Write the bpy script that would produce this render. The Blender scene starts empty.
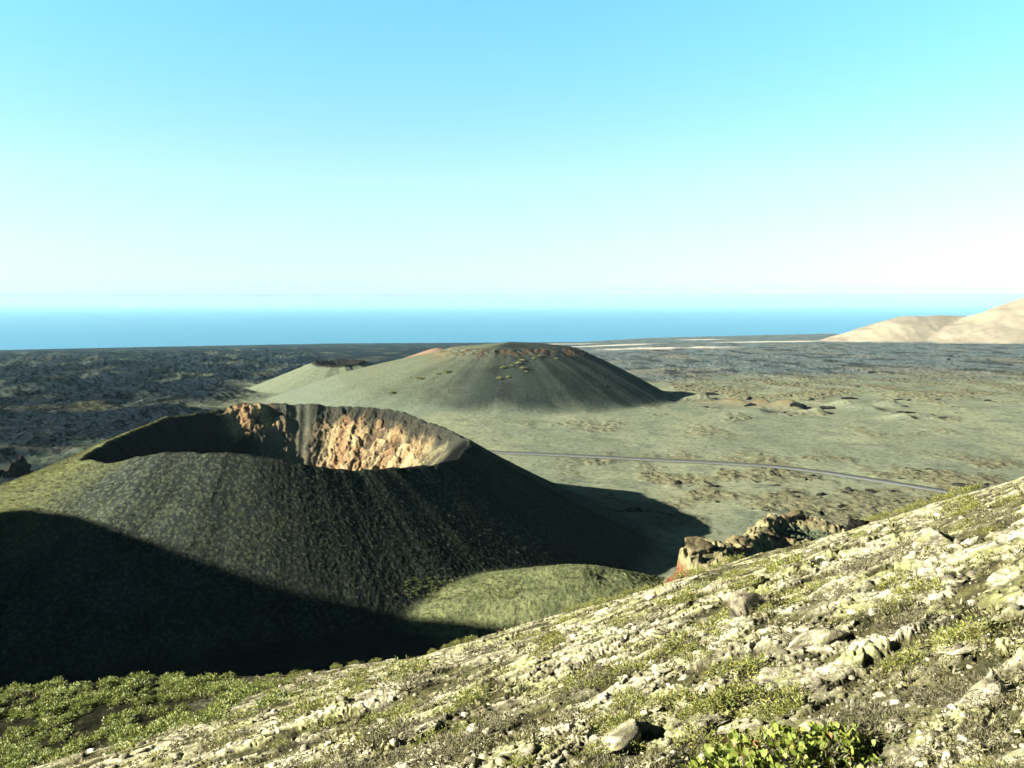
import bpy, math, random
import numpy as np

# ------------------------------------------------------------------ camera, sky, sun, exposure
S = bpy.context.scene
F = 886.8                                   # focal length in pixels at 1024 wide
PITCH = math.atan(84.0 / F)                 # the sea horizon sits at row 300
SUN_EL, SUN_AZ = math.radians(20.5), math.radians(13.0)   # sun far left, a little behind the viewer
cam_d = bpy.data.cameras.new('camera'); cam = bpy.data.objects.new('camera', cam_d)
S.collection.objects.link(cam); S.camera = cam
cam_d.sensor_width = 36.0; cam_d.lens = 36.0 * F / 1024.0
cam_d.clip_start = 0.1; cam_d.clip_end = 300000.0
cam.location = (0, 0, 0); cam.rotation_euler = (math.pi / 2 - PITCH, 0, 0)

W = bpy.data.worlds.new('World'); S.world = W; W.use_nodes = True
nt = W.node_tree; bg = nt.nodes['Background']
sky = nt.nodes.new('ShaderNodeTexSky'); sky.sky_type = 'NISHITA'; sky.sun_disc = False
sky.sun_elevation = SUN_EL; sky.sun_rotation = math.radians(270.0) - SUN_AZ
sky.altitude = 300.0; sky.air_density = 1.0; sky.dust_density = 0.15; sky.ozone_density = 1.2
tint = nt.nodes.new('ShaderNodeMix'); tint.data_type = 'RGBA'; tint.blend_type = 'MULTIPLY'
tint.inputs['Factor'].default_value = 1.0; 
wc = nt.nodes.new('ShaderNodeTexCoord'); wx_ = nt.nodes.new('ShaderNodeSeparateXYZ'); wr_ = nt.nodes.new('ShaderNodeValToRGB')
nt.links.new(wc.outputs['Generated'], wx_.inputs[0]); nt.links.new(wx_.outputs[2], wr_.inputs[0])
sky_tints = [(0.0, (0.01, 0.01, 0.01)), (0.002, (0.03, 0.04, 0.04)), (0.003, (0.135, 0.17, 0.20)), (0.0045, (0.25, 0.35, 0.60)), (0.006, (0.325, 0.46, 0.86)), (0.009, (0.35, 0.49, 0.86)), (0.013, (0.37, 0.53, 0.90)),
             (0.022, (0.43, 0.57, 0.945)), (0.066, (0.56, 0.63, 0.79)), (0.131, (0.69, 0.81, 0.765)),
             (0.195, (0.64, 0.90, 0.81)), (0.254, (0.60, 1.0, 0.92)), (0.307, (0.60, 1.07, 0.97))]
for k_, (p_, c_) in enumerate(sky_tints):
    el_ = wr_.color_ramp.elements
    e_ = el_[0] if k_ == 0 else el_.new(p_)
    e_.position = p_; e_.color = (*[q_ * 0.758 for q_ in c_], 1)
el_[-1].position = 0.42; el_[-1].color = (0.08, 0.11, 0.125, 1)
nt.links.new(wr_.outputs[0], tint.inputs[7])
nt.links.new(sky.outputs[0], tint.inputs[6]); nt.links.new(tint.outputs[2], bg.inputs[0])
bg.inputs[1].default_value = 0.05

sun_d = bpy.data.lights.new('sun', 'SUN'); sun_d.energy = 5.0; sun_d.angle = math.radians(0.5)
sun_d.color = (1.0, 0.93, 0.80)
sun = bpy.data.objects.new('sun', sun_d); S.collection.objects.link(sun)
LS = np.array([-math.cos(SUN_EL) * math.cos(SUN_AZ), -math.cos(SUN_EL) * math.sin(SUN_AZ), math.sin(SUN_EL)])
from mathutils import Vector, Matrix
sun.rotation_euler = Vector(LS).to_track_quat('Z', 'Y').to_euler()
sun.location = (-300, -60, 200)

S.view_settings.view_transform = 'Standard'; S.view_settings.look = 'None'
S.view_settings.exposure = 2.93; S.view_settings.gamma = 1.0
S.view_settings.use_curve_mapping = False
S.cycles.use_denoising = True
S.cycles.max_bounces = 4; S.cycles.diffuse_bounces = 2; S.cycles.volume_bounces = 0
S.cycles.sample_clamp_indirect = 4.0

ALB = 0.292          # palette values below are relative; this brings them to real albedos
rng = np.random.default_rng(7); random.seed(7)

# ------------------------------------------------------------------ noise in numpy
_ga = np.linspace(0, 2 * np.pi, 256, endpoint=False); _GX, _GY = np.cos(_ga), np.sin(_ga)
def _hash(ix, iy, seed):
    h = (ix.astype(np.uint32) * np.uint32(374761393)) + (iy.astype(np.uint32) * np.uint32(668265263)) + np.uint32((seed * 2246822519 + 974711) & 0xffffffff)
    h = (h ^ (h >> np.uint32(13))) * np.uint32(1274126177)
    h = (h ^ (h >> np.uint32(15))) * np.uint32(2246822519)
    return h ^ (h >> np.uint32(16))
def gn(x, y, seed=0):
    x0 = np.floor(x); y0 = np.floor(y); fx = x - x0; fy = y - y0
    ix = x0.astype(np.int64); iy = y0.astype(np.int64)
    u = fx * fx * fx * (fx * (fx * 6 - 15) + 10); v = fy * fy * fy * (fy * (fy * 6 - 15) + 10)
    def c(i, j):
        h = _hash(ix + i, iy + j, seed) & np.uint32(255)
        return _GX[h] * (fx - i) + _GY[h] * (fy - j)
    a = c(0, 0); b = c(1, 0); d = c(0, 1); e = c(1, 1)
    return 1.5 * ((a + (b - a) * u) * (1 - v) + (d + (e - d) * u) * v)
def fbm(x, y, oct=4, seed=0, gain=0.5, lac=2.03):
    s = 0; a = 1.0; t = 0
    for k in range(oct):
        s = s + a * gn(x, y, seed + 31 * k); t += a; a *= gain
        x = x * lac + 13.7; y = y * lac + 7.1
    return s / t
def ridged(x, y, oct=4, seed=0, gain=0.5):
    s = 0; a = 1.0; t = 0
    for k in range(oct):
        s = s + a * (1 - 2.0 * np.abs(gn(x, y, seed + 17 * k))); t += a; a *= gain
        x = x * 2.07 + 3.3; y = y * 2.07 + 9.2
    return s / t
def voro(x, y, seed=0):
    """nearest and second nearest distance, random value and offset of the nearest cell"""
    x0 = np.floor(x); y0 = np.floor(y); ix = x0.astype(np.int64); iy = y0.astype(np.int64)
    f1 = np.full(x.shape, 9.0); f2 = np.full(x.shape, 9.0); cid = np.zeros(x.shape, np.uint32)
    ox = np.zeros(x.shape); oy = np.zeros(x.shape)
    for i in (-1, 0, 1):
        for j in (-1, 0, 1):
            h = _hash(ix + i, iy + j, seed)
            px = x0 + i + (h & np.uint32(1023)) / 1023.0; py = y0 + j + ((h >> np.uint32(10)) & np.uint32(1023)) / 1023.0
            dx = x - px; dy = y - py; d = np.sqrt(dx * dx + dy * dy)
            n = d < f1
            f2 = np.where(n, f1, np.minimum(f2, d)); f1 = np.where(n, d, f1)
            cid = np.where(n, h, cid); ox = np.where(n, dx, ox); oy = np.where(n, dy, oy)
    val = ((cid >> np.uint32(20)) & np.uint32(1023)) / 1023.0
    val2 = ((cid >> np.uint32(5)) & np.uint32(1023)) / 1023.0
    return f1, f2, val, val2, ox, oy
def ss(a, b, x):
    t = np.clip((x - a) / (b - a), 0, 1); return t * t * (3 - 2 * t)
def smax(a, b, k): return 0.5 * (a + b + np.sqrt((a - b) ** 2 + k * k)) - 0.0
def lerp(a, b, t): return a + (b - a) * t
def mixc(c0, c1, t): return c0 + (np.asarray(c1) - c0) * t[..., None]

def ray(px, py):
    s = (px - 512) / F; t = (384 - py) / F
    w = math.cos(PITCH) + t * math.sin(PITCH)
    return s / w, (-math.sin(PITCH) + t * math.cos(PITCH)) / w      # x and z for one metre of depth
def pt(px, py, d):
    u, v = ray(px, py); return np.array([u * d, d, v * d])

# ------------------------------------------------------------------ terrain as height functions
EYE = 2.0
FA, FB, FC = 0.306, 0.280, 0.00139
E1 = np.array([0.79, 0.61]); E2 = np.array([-0.61, 0.79])           # along and across the near slope's contours

def fg_base(x, y):
    yy = np.maximum(y, -20)
    z = -EYE + FA * np.clip(x, -400, 90) - FB * yy - FC * np.maximum(yy, 0) ** 2
    z = z + 6.6 * np.exp(-(((x + 36) / 22) ** 2 + ((y - 70) / 17) ** 2))       # bushy shoulder low on the left
    z = z + 6.0 * np.exp(-(((x + 54) / 15) ** 2 + ((y - 72) / 20) ** 2))
    return z

def fg_detail(x, y):
    """relief of the near slope and its colour"""
    s = x * E1[0] + y * E1[1]; t = x * E2[0] + y * E2[1]
    r = np.hypot(x, y)
    fade = ss(160, 60, r)
    wob = fbm(s / 6, t / 4, 3, 5)
    z = 0.55 * fbm(s / 11, t / 4.2, 4, 1) * fade; und_ = z
    rockm = ss(-0.16, 0.12, fbm(s / 5.5 + 3, t / 2.3, 4, 11) + 0.10)            # where crust breaks the soil
    soil = ss(0.12, 0.30, fbm(s / 4.0, t / 1.6 + 40, 3, 61))                     # bare cinder hollows
    rockm = rockm * (1 - 0.85 * soil)
    # ledges along the contour, broken by noise
    q = t / 1.3 + 1.6 * wob + 0.35 * fbm(s / 1.5, t / 1.2, 3, 21)
    f = q - np.floor(q)
    saw = np.where(f < 0.75, f / 0.75, (1 - f) / 0.25)
    z = z + 0.08 * saw * rockm * ss(-0.15, 0.25, fbm(s / 3 + 9, t / 3, 3, 23))
    # warped cells at three sizes: slabs, lumps and crumbs of crust
    wx = 0.45 * fbm(s / 0.9, t / 0.9, 4, 31); wy = 0.45 * fbm(s / 0.9 + 50, t / 0.9, 4, 32)
    vlow = ss(-0.05, 0.35, fbm(s / 4 + 21, t / 3, 3, 37))
    f1, f2, v, v2, ox, oy = voro(s / 1.3 + wx, t / 0.60 + wy, 3)
    edge = ss(0.0, 0.20, f2 - f1); big = ss(0.45, 0.95, v)
    z = z + rockm * edge * (0.012 + 0.050 * big * (0.3 + 1.2 * vlow) * (1 + 1.3 * ox + 0.5 * (v2 - 0.5) * oy))
    z = z - 0.07 * rockm * (1 - ss(0.0, 0.12, f2 - f1)) * ss(0.3, 0.6, v2)
    cn_ = fbm(s / 0.95 + wx, t / 0.50 + wy, 5, 45, 0.58); cm = ss(-0.12, 0.02, cn_ + 0.22 * (rockm - 0.55))
    z = z + 0.042 * cm * (0.6 + 0.8 * vlow) + 0.05 * cm * ridged(s / 0.5, t / 0.3, 4, 46, 0.6)
    f1b, f2b, vb, vb2, oxb, oyb = voro(s / 0.42 + wx * 2.2, t / 0.22 + wy * 2.2, 4)
    edgeb = ss(0.0, 0.3, f2b - f1b)
    z = z + (0.2 + 0.8 * rockm) * edgeb * (0.004 + 0.024 * vb * (1 + 1.2 * oxb))
    f1c, f2c, vc, vc2, oxc, oyc = voro(s / 0.15 + wx * 5, t / 0.10 + wy * 5, 6)
    edgec = ss(0.0, 0.35, f2c - f1c); nr_ = ss(45, 15, r)
    z = z + nr_ * (0.35 + 0.65 * rockm) * edgec * 0.032 * vc * (1 + 1.2 * oxc)
    mic = fbm(s / 0.26, t / 0.18, 5, 41, 0.6)
    z = z + 0.055 * mic * (0.45 + 0.7 * rockm)
    z = lerp(und_, z, 0.62) * (0.35 + 0.65 * ss(1.5, 4, r))
    # colours (what the ground is made of, except the shade on the shoulder)
    cs = fbm(s / 0.5, t / 0.4, 4, 51); cl = fbm(s / 3, t / 2, 4, 52)
    soilc = mixc(np.broadcast_to(np.array([0.085, 0.085, 0.045]), x.shape + (3,)), [0.20, 0.195, 0.085], ss(-0.3, 0.4, cs))
    rockc = mixc(np.broadcast_to(np.array([0.46, 0.43, 0.27]), x.shape + (3,)), [1.12, 1.06, 0.74], ss(-0.35, 0.35, 0.6 * cs + 0.5 * cl + 0.3 * (vb - .5)))
    rockc = mixc(rockc, [0.66, 0.70, 0.27], 0.75 * ss(-0.02, 0.3, fbm(s / 1.1, t / 0.9, 4, 53)))
    rk = np.clip(cm * (0.35 + 0.65 * ss(0.1, 0.6, rockm)) * (0.55 + 0.45 * edgeb) * (0.6 + 0.4 * edgec) * ss(-0.55, 0.0, mic + 0.25), 0, 1)
    col = soilc + (rockc - soilc) * rk[..., None]
    # the shoulder on the left is black cinder under bushes, darkened further in colour for shade
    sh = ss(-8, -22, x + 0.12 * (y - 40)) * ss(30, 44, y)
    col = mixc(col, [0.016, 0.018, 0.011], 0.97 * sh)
    far = ss(70, 130, r)
    col = mixc(col, [0.016, 0.017, 0.012], far)
    return z * (1 - 0.5 * sh), col, rockm

RC = np.array([-98.5, 380.0]); RR = 80.0
_th = np.array([0, 20, 45, 60, 75, 90, 105, 120, 135, 150, 165, 180, 195, 210, 225, 240, 255, 270, 285, 300, 315, 330, 345, 360.0])
_rz = np.array([-62, -63, -60.6, -56, -55, -54.5, -53.2, -52, -55.5, -56, -60.5, -63, -63.5, -61.5, -59, -56.5, -52, -51.5, -55, -59.5, -61.5, -62.5, -64, -62])
def crater(x, y):
    """height of the main crater and polar coordinates about its centre"""
    dx = x - RC[0]; dy = y - RC[1]; r = np.hypot(dx, dy); th = np.degrees(np.arctan2(dy, dx)) % 360
    thr = np.radians(th)
    wallr = ss(20, 40, th) * ss(165, 140, th)
    rz0 = np.interp(th, _th, _rz); rz = rz0 + 0.7 * wallr * fbm(np.cos(thr) * 19, np.sin(thr) * 26 + 3, 3, 76) + 1.2 * ss(95, 108, th) * ss(160, 140, th) * fbm(np.cos(thr) * 11, np.sin(thr) * 11 + 3, 3, 75) + 1.3 * fbm(np.cos(thr) * 4 + 5, np.sin(thr) * 4, 3, 71) + 0.5 * fbm(np.cos(thr) * 16 + 5, np.sin(thr) * 16, 3, 72)
    R = RR + 2.0 * fbm(np.cos(thr) * 2.2, np.sin(thr) * 2.2, 3, 73) + 0.9 * fbm(np.cos(thr) * 9, np.sin(thr) * 9, 3, 74)
    left = ss(130, 180, th) * ss(262, 215, th)
    slope = 0.60 - 0.15 * left
    o = r - R
    rzo = rz0 + (rz - rz0) * np.exp(-np.maximum(o, 0) / 9.0)
    out = rzo - slope * np.maximum(o, 0) + 0.0009 * np.maximum(o, 0) ** 2
    i = np.maximum(-o, 0)
    wall = ss(10, 45, th) * ss(150, 120, th)                    # the craggy far wall
    prof = np.interp(i, [0, 6, 22, 40, 60, 90], [0, 4.5, 20, 33, 41, 43])
    prof2 = np.interp(i, [0, 3, 8, 22, 40, 60, 90], [0, 2.5, 9, 24, 35, 41, 43])
    inn = rz - lerp(prof, prof2, wall)
    z = np.where(o > 0, out, inn)
    z = np.where(np.abs(o) < 1.2, z - 0.25 * (1.2 - np.abs(o)), z)
    return z, r, th, o, wall

def cone2(x, y):
    dx = x + 6; dy = y - 1000; r = np.hypot(dx, dy); th = np.arctan2(dy, dx); c = np.cos(th); s_ = np.sin(th)
    wr = np.maximum(c, 0) ** 2; wl = np.maximum(-c, 0) ** 2; wf = np.maximum(-s_, 0) ** 2; wb = np.maximum(s_, 0) ** 2
    slope = 0.57 * wr + 0.265 * wl + 0.42 * wf + 0.42 * wb
    R = 70 + (12 * wr - 2 * wl + 5 * fbm(c * 3, s_ * 3, 3, 81)) * ss(10, 60, r)
    zt = -47.8 - 1.0 * wl + 1.2 * fbm(c * 5, s_ * 5, 3, 82) * ss(25, 70, r)
    o = r - R
    w = 50.0 + 20 * wl - 14 * wr
    z = zt - slope * 0.5 * (o + np.sqrt(o * o + w * w)) + 3.5
    z = z - 2.8 * np.minimum((r / 85) ** 2, 1) + 1.0 * ridged(x / 16, y / 16, 3, 83) * ss(22, 4, np.abs(o))
    z = z - 0.10 * np.maximum(o - 120, 0) * wl
    return z, r, th, o
def cone3(x, y):
    dx = x + 224; dy = y - 1150; r = np.hypot(dx, dy); th = np.arctan2(dy, dx)
    o = r - 31 - 3 * fbm(np.cos(th) * 3, np.sin(th) * 3, 3, 85)
    z = -79.5 + 1.5 * fbm(np.cos(th) * 4, np.sin(th) * 4, 3, 86) - 3 * np.maximum(np.sin(th) * -1, 0)
    z = z - 0.40 * np.maximum(o, 0) - 0.6 * np.clip(-o, 0, 16)
    return z, o
def mound(x, y):
    dx = x - 20; dy = y - 268
    sx = np.where(dx < 0, 0.24, 0.30); sy = np.where(dy < 0, 0.42, 0.42)
    r = np.sqrt((dx * sx) ** 2 + (dy * sy) ** 2)
    z = -79.4 - (np.sqrt(r * r + 9.0)) - 0.5 * np.exp(-((dx - 9) / 5) ** 2 - ((dy + 3) / 4) ** 2) * 3
    return z
def caster(x, y):
    dx = x + 480; dy = y - 110; r = np.sqrt(dx * dx + dy * dy)
    return 109 - 0.76 * np.sqrt(r * r + 36) + 0.40 * np.clip(r - 70, 0, 60) - 0.15 * np.maximum(r - 130, 0) + 2.0 * fbm(x / 40, y / 40, 3, 91)
def spur(x, y):
    """rocky spur with a small ragged ring beyond the right hand slope"""
    p = pt(805, 537, 300); dx = x - p[0]; dy = (y - p[1]); r = np.hypot(dx, dy); th = np.arctan2(dy, dx)
    ring = 4.6 * np.exp(-((r - 14) / 3.6) ** 2) * (0.55 + 0.45 * np.cos(th - 2.4)) * (1 + 0.5 * fbm(x / 4, y / 4, 3, 101))
    base = p[2] - 0.5 - 1.4 * np.maximum(r - 19, 0)
    z = base + ring
    q = pt(712, 553, 235); dx = x - q[0]; dy = y - q[1]
    rr = np.sqrt((dx / 1.0) ** 2 + (dy / 1.6) ** 2) + 1.8 * fbm(x / 6, y / 6, 3, 102)
    b = q[2] - 0.8 - 0.12 * np.maximum(rr, 0) - 4.5 * np.maximum(rr - 7.6, 0)
    b = b + 1.6 * ridged(x / 7, y / 7, 3, 103)
    # neck that joins the two
    p0 = p; p = pt(772, 532, 300)
    tt = np.clip(((x - q[0]) * (p[0] - q[0]) + (y - q[1]) * (p[1] - q[1])) / np.sum((p[:2] - q[:2]) ** 2), 0, 0.86)
    nx = q[0] + tt * (p[0] - q[0]); ny = q[1] + tt * (p[1] - q[1]); nz = q[2] + tt * (p[2] - q[2]) - 0.8
    nd = np.hypot(x - nx, y - ny)
    n = nz - 0.9 * np.maximum(nd - 1.5, 0) + 1.2 * ridged(x / 5, y / 5, 3, 104)
    return np.maximum(np.maximum(z, b), n)

ROAD_PX = [(455, 450.5), (500, 452.5), (560, 455), (640, 459.2), (720, 463), (780, 467), (830, 473.2), (880, 481), (930, 489), (975, 497), (1020, 507), (1080, 522)]
def plain_level(x, y):
    yy = np.maximum(y, 1.0); u = np.clip(x / yy, -1.5, 1.5)
    dc = np.interp(u, [-0.7, -0.577, -0.194, 0.077, 0.15, 0.35, 0.8], [5200, 5330, 6150, 6350, 7000, 7900, 8200])
    z = -105 - np.maximum(y - 850, 0) * 195.0 / (dc - 850)
    z = z + 12 * np.exp(-(((x + 60) / 95) ** 2 + ((y - 225) / 75) ** 2))
    z = z + 9 * np.exp(-(((x + 180) / 60) ** 2 + ((y - 300) / 60) ** 2))
    return z
def road_xy():
    P = []
    for px, py in ROAD_PX:
        u, v = ray(px, py); d = -105.0 / v; P.append((u * d, d))
    P = np.array(P)
    t = np.linspace(0, 1, len(P)); tt = np.linspace(0, 1, 200)
    # smooth the polyline
    Q = np.stack([np.interp(tt, t, P[:, 0]), np.interp(tt, t, P[:, 1])], 1)
    k = np.hanning(23); k /= k.sum()
    Qp = np.pad(Q, ((11, 11), (0, 0)), mode='reflect', reflect_type='odd')
    return np.stack([np.convolve(Qp[:, 0], k, 'valid'), np.convolve(Qp[:, 1], k, 'valid')], 1)
ROAD = road_xy()
def road_dist(x, y):
    o = np.argsort(ROAD[:, 0]); ry = np.interp(x, ROAD[o, 0], ROAD[o, 1])
    return np.abs(y - ry) * 0.93

# small mounds and pits on the far plain: column, row, width m, height m, steepness of the right face
MOUNDS = [(704, 396, 26, 6.5), (736, 400, 30, 5), (764, 401, 26, 6), (790, 404, 30, 9), (819, 409, 22, 5.0), (846, 402, 26, 6.0), (868, 405, 30, 4.5), (893, 402, 24, 5.5), (904, 414, 22, 4), (930, 413, 26, 3), (756, 408, 36, 3), (660, 398, 30, 3)]
MP = []
for px, py, w, h in MOUNDS:
    u, v = ray(px, py + 4); d = -106.0 / v
    for _ in range(4): d = float(plain_level(np.array(u * d), np.array(d))) / v
    MP.append((u * d, d, w, h))
def mounds(x, y):
    z = np.zeros(x.shape)
    for k, (mx, my, w, h) in enumerate(MP):
        dx = x - mx; dy = y - my
        near = (np.abs(dx) < 2.2 * w) & (np.abs(dy) < 2.2 * w)
        if not near.any(): continue
        sx = np.where(dx < 0, w * 0.75, w * 0.26)
        b = h * np.exp(-((dx / sx) ** 2 + (dy / (w * 0.55)) ** 2))
        b = b - 0.45 * h * np.exp(-(((dx - 0.36 * w) / (w * 0.16)) ** 2 + ((dy + .05 * w) / (w * 0.3)) ** 2))
        z = np.where(near, z + b, z)
    return z

def lava_mask(x, y):
    yy = np.maximum(y, 1.0); u = x / yy; n = fbm(x / 160, y / 160, 4, 111)
    m1 = ss(-0.26, -0.36, u + 0.10 * n) * ss(420, 520, y) * ss(20000, 9000, y)
    m1 = np.maximum(m1, ss(-0.20, -0.26, u + 0.05 * n) * ss(1150, 1350, y + 150 * n))
    m2 = ss(1180, 1600, y + 330 * n)
    return m1, m2
def rough_patches(x, y):
    """cracked lava showing through the ash below and beyond the road"""
    n = fbm(x / 45, y / 60, 3, 121)
    m = ss(0.02, 0.30, n + 0.14) * ss(300, 380, y) * ss(640, 560, y) * ss(0.02, 0.12, x / np.maximum(y, 1))
    m = np.maximum(m, 0.7 * ss(0.10, 0.35, n) * ss(640, 700, y) * ss(0.55, 0.3, np.abs(x / np.maximum(y, 1) - 0.42)))
    m2 = ss(880, 1000, y + 60 * n) * ss(0.12, 0.20, x / np.maximum(y, 1))
    return np.maximum(m, m2 * ss(-0.25, 0.15, fbm(x / 70, y / 120, 3, 122)))

FARH = []   # beige hills: (x, y, radius, top, base)
def far_hills(x, y):
    yy = np.maximum(y, 1); 
    a = pt(938, 314, 4250); dx = x - a[0]; dy = y - a[1]
    n = ridged(x / 200, y / 420, 4, 131)
    ox = np.where(dx < 0, np.maximum(-dx - 150, 0), np.maximum(dx - 240, 0) * 0.8)
    r = np.sqrt(ox ** 2 + (dy * 0.9) ** 2)
    h1 = a[2] + 12 - 0.40 * np.sqrt(r * r + 50 ** 2) + 0.00010 * np.minimum(r, 900) ** 2 + 9 * n * ss(20, 200, r) + 5 * fbm(x / 120, y / 200, 3, 133) - 0.02 * np.abs(dx)
    b = pt(1094, 277, 3950); dx = x - b[0]; dy = y - b[1]
    r = np.hypot(dx, dy)
    h2 = b[2] - 0.47 * np.sqrt(r * r + 60 ** 2) + 0.00008 * np.minimum(r, 900) ** 2 + 28 + 9 * ridged(x / 180, y / 500, 4, 132) * ss(60, 250, r)
    return h1, h2

# ------------------------------------------------------------------ whole surface
REG = ['hillside', 'ground', 'lava_field', 'crater_hill', 'rounded_hill', 'low_hill', 'small_mound', 'mountain', 'rocky_spur', 'beige_hill', 'pale_hill', 'pink_hill']
C = lambda *c: np.array(c, float)

def surface(x, y, want_col=True):
    """height, colour and region of the land at x, y (1-D arrays)"""
    n = x.size
    z = np.empty(n); col = np.zeros((n, 3)); reg = np.zeros(n, np.int8)
    r = np.hypot(x, y)
    # --- broad base
    base = plain_level(x, y)
    fgz = fg_base(x, y)
    z[:] = base; reg[:] = 1
    far = r > 150
    u = x / np.maximum(y, 1.0)
    if far.any():
        X = x[far]; Y = y[far]; U = u[far]; zz = base[far].copy(); rg = np.ones(X.size, np.int8)
        m1, m2 = lava_mask(X, Y); rp = rough_patches(X, Y)
        rd = road_dist(X, Y); rk = ss(3.5, 14, rd)
        rk = np.where((Y > 400) & (Y < 700), rk, 1.0)
        und = fbm(X / 60, Y / 60, 4, 141)
        zz = zz + 1.2 * und * rk
        rdg = ridged(X / 34, Y / 34, 5, 142, 0.6)
        lav = np.maximum(m1, 0.75 * m2)
        zz = zz + (m1 * (5.0 * rdg + 10.0 * fbm(X / 95, Y / 130, 4, 143)) + (1 - m1) * m2 * (1.6 * rdg + 4.0 * fbm(X / 160, Y / 260, 4, 146))) * np.clip(Y / 900, 0.6, 2.0) * ss(5200, 3000, Y)
        cr = ridged(X / 13, Y / 13, 4, 144, 0.6)
        zz = zz + rp * rk * (1.5 * cr + 0.8 * fbm(X / 5, Y / 5, 3, 145)) * np.clip(Y / 600, 0.8, 1.6)
        rg[(m1 > 0.5)] = 2
        zz = zz + mounds(X, Y)
        if want_col:
            c = np.empty((X.size, 3))
            n1 = fbm(X / 26, Y / 26, 5, 151); n2 = fbm(X / 90, Y / 200, 4, 152); n3 = fbm(X / 4, Y / 4, 3, 153)
            c[:] = C(0.285, 0.328, 0.226)
            c = mixc(c, C(0.375, 0.41, 0.26), ss(-0.25, 0.35, n2))
            c = mixc(c, C(0.20, 0.24, 0.178), 0.7 * ss(0.05, 0.45, n1))
            c = mixc(c, C(0.06, 0.07, 0.05), 0.55 * ss(0.12, 0.45, n3))
            # rough lava through the ash
            pc = mixc(np.broadcast_to(C(0.20, 0.185, 0.105), c.shape), C(0.03, 0.035, 0.03), ss(0.15, -0.25, cr))
            c = c + (pc - c) * (0.75 * rp)[..., None]
            # dark lava; the blue in its colour stands in for distance haze
            lc = np.broadcast_to(C(0.014, 0.023, 0.034), c.shape)
            lc = mixc(lc, C(0.12, 0.15, 0.11), 0.8 * ss(0.08, 0.42, fbm(X / 120, Y / 240, 4, 154)))
            lc = mixc(lc, C(0.20, 0.19, 0.10), 0.4 * ss(0.22, 0.42, fbm(X / 100 + 7, Y / 330, 4, 155)))
            lc = mixc(lc, C(0.012, 0.013, 0.015), ss(0.05, -0.35, rdg) * 0.8)
            lr = np.broadcast_to(C(0.150, 0.185, 0.180), c.shape)  # far field: blue-grey put into the colour in place of haze
            lr = mixc(lr, C(0.23, 0.225, 0.17), 0.8 * ss(0.0, 0.4, fbm(X / 200, Y / 420, 4, 156)))
            lr = mixc(lr, C(0.035, 0.04, 0.04), 0.85 * ss(0.0, 0.35, fbm(X / 60, Y / 160, 4, 157)))
            lm = np.maximum(m1, m2 * ss(0.12, -0.02, U))
            c = c + (lr - c) * np.maximum(m2, 0.0)[..., None]
            c = c + (lc - c) * lm[..., None]
            # pale sand near the shore
            sand = np.zeros(X.size)
            for (px, py, wx, wy) in ((668, 348.5, 62, 1.8), (610, 345.5, 40, 1.0), (770, 342, 50, 1.0), (700, 339.8, 20, 0.7), (560, 344, 30, .6)):
                uu, vv = ray(px, py)
                # where that sight line meets the plain
                dd = 3000.0
                for _ in range(30): dd = float(plain_level(np.array(uu * dd), np.array(dd))) / vv
                sy = dd * dd * wy / (F * 150.0); sx = wx / F * dd
                sand = np.maximum(sand, np.exp(-((X - uu * dd) / sx) ** 4 - ((Y - dd) / sy) ** 2 * (1 + 0.6 * fbm(X / 150, Y / 300, 3, 158))))
            c = mixc(c, C(0.80, 0.76, 0.62), np.clip(sand * 1.3, 0, 1))
            # orange tinted mounds, and a dark patch painted as shade on each right face
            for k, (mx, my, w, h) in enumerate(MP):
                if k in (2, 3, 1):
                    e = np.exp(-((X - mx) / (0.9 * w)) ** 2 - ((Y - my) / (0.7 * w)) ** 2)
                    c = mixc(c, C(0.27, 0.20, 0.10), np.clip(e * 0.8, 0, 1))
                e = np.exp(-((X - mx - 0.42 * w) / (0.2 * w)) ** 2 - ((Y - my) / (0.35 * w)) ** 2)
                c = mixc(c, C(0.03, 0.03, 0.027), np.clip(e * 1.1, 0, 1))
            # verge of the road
            vg = ss(9, 4, rd) * ((Y > 400) & (Y < 700))
            c = mixc(c, C(0.10, 0.105, 0.085), 0.6 * vg)
            # valley floor under the near hills: black cinder, with the valley's shadow put into the colour
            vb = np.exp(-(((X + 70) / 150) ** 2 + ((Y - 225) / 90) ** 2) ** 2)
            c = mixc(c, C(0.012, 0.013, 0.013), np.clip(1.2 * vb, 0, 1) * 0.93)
        else:
            c = None

        def put(h, k, rid, colf=None, thr=0.0):
            nonlocal zz, c
            dom = h > zz + thr
            w = ss(-2.5 * k - 0.3, 2.5 * k + 0.3, h - zz) if k > 0 else dom.astype(float)
            hh = smax(zz, h, k) if k > 0 else np.maximum(zz, h)
            zz = np.where(h > zz - 12 * max(k, .1), hh, zz)
            rg[dom] = rid
            if c is not None and colf is not None:
                c = c + (colf - c) * w[..., None]

        # --- second rounded hill
        b = (np.abs(X + 6) < 420) & (np.abs(Y - 1000) < 420)
        h = np.full(X.size, -999.0); cc = np.zeros((X.size, 3))
        if b.any():
            zc, r2, t2, o2 = cone2(X[b], Y[b])
            x2, y2 = X[b], Y[b]
            gul = fbm(t2 * 14, o2 / 90, 3, 161)
            h[b] = zc + 0.15 * gul + 0.25 * fbm(x2 / 3, y2 / 3, 3, 169) + 1.6 * ridged(x2 / 9, y2 / 9, 3, 162) * ss(28, 2, np.abs(o2 + 4))
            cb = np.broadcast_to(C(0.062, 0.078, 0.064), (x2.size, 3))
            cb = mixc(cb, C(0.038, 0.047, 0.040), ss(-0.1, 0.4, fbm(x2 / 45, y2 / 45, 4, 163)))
            cb = mixc(cb, C(0.225, 0.255, 0.165), ss(0.05, 0.85, -np.cos(t2) + 0.25 * fbm(x2 / 40, y2 / 40, 3, 167)) * 0.85)
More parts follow.
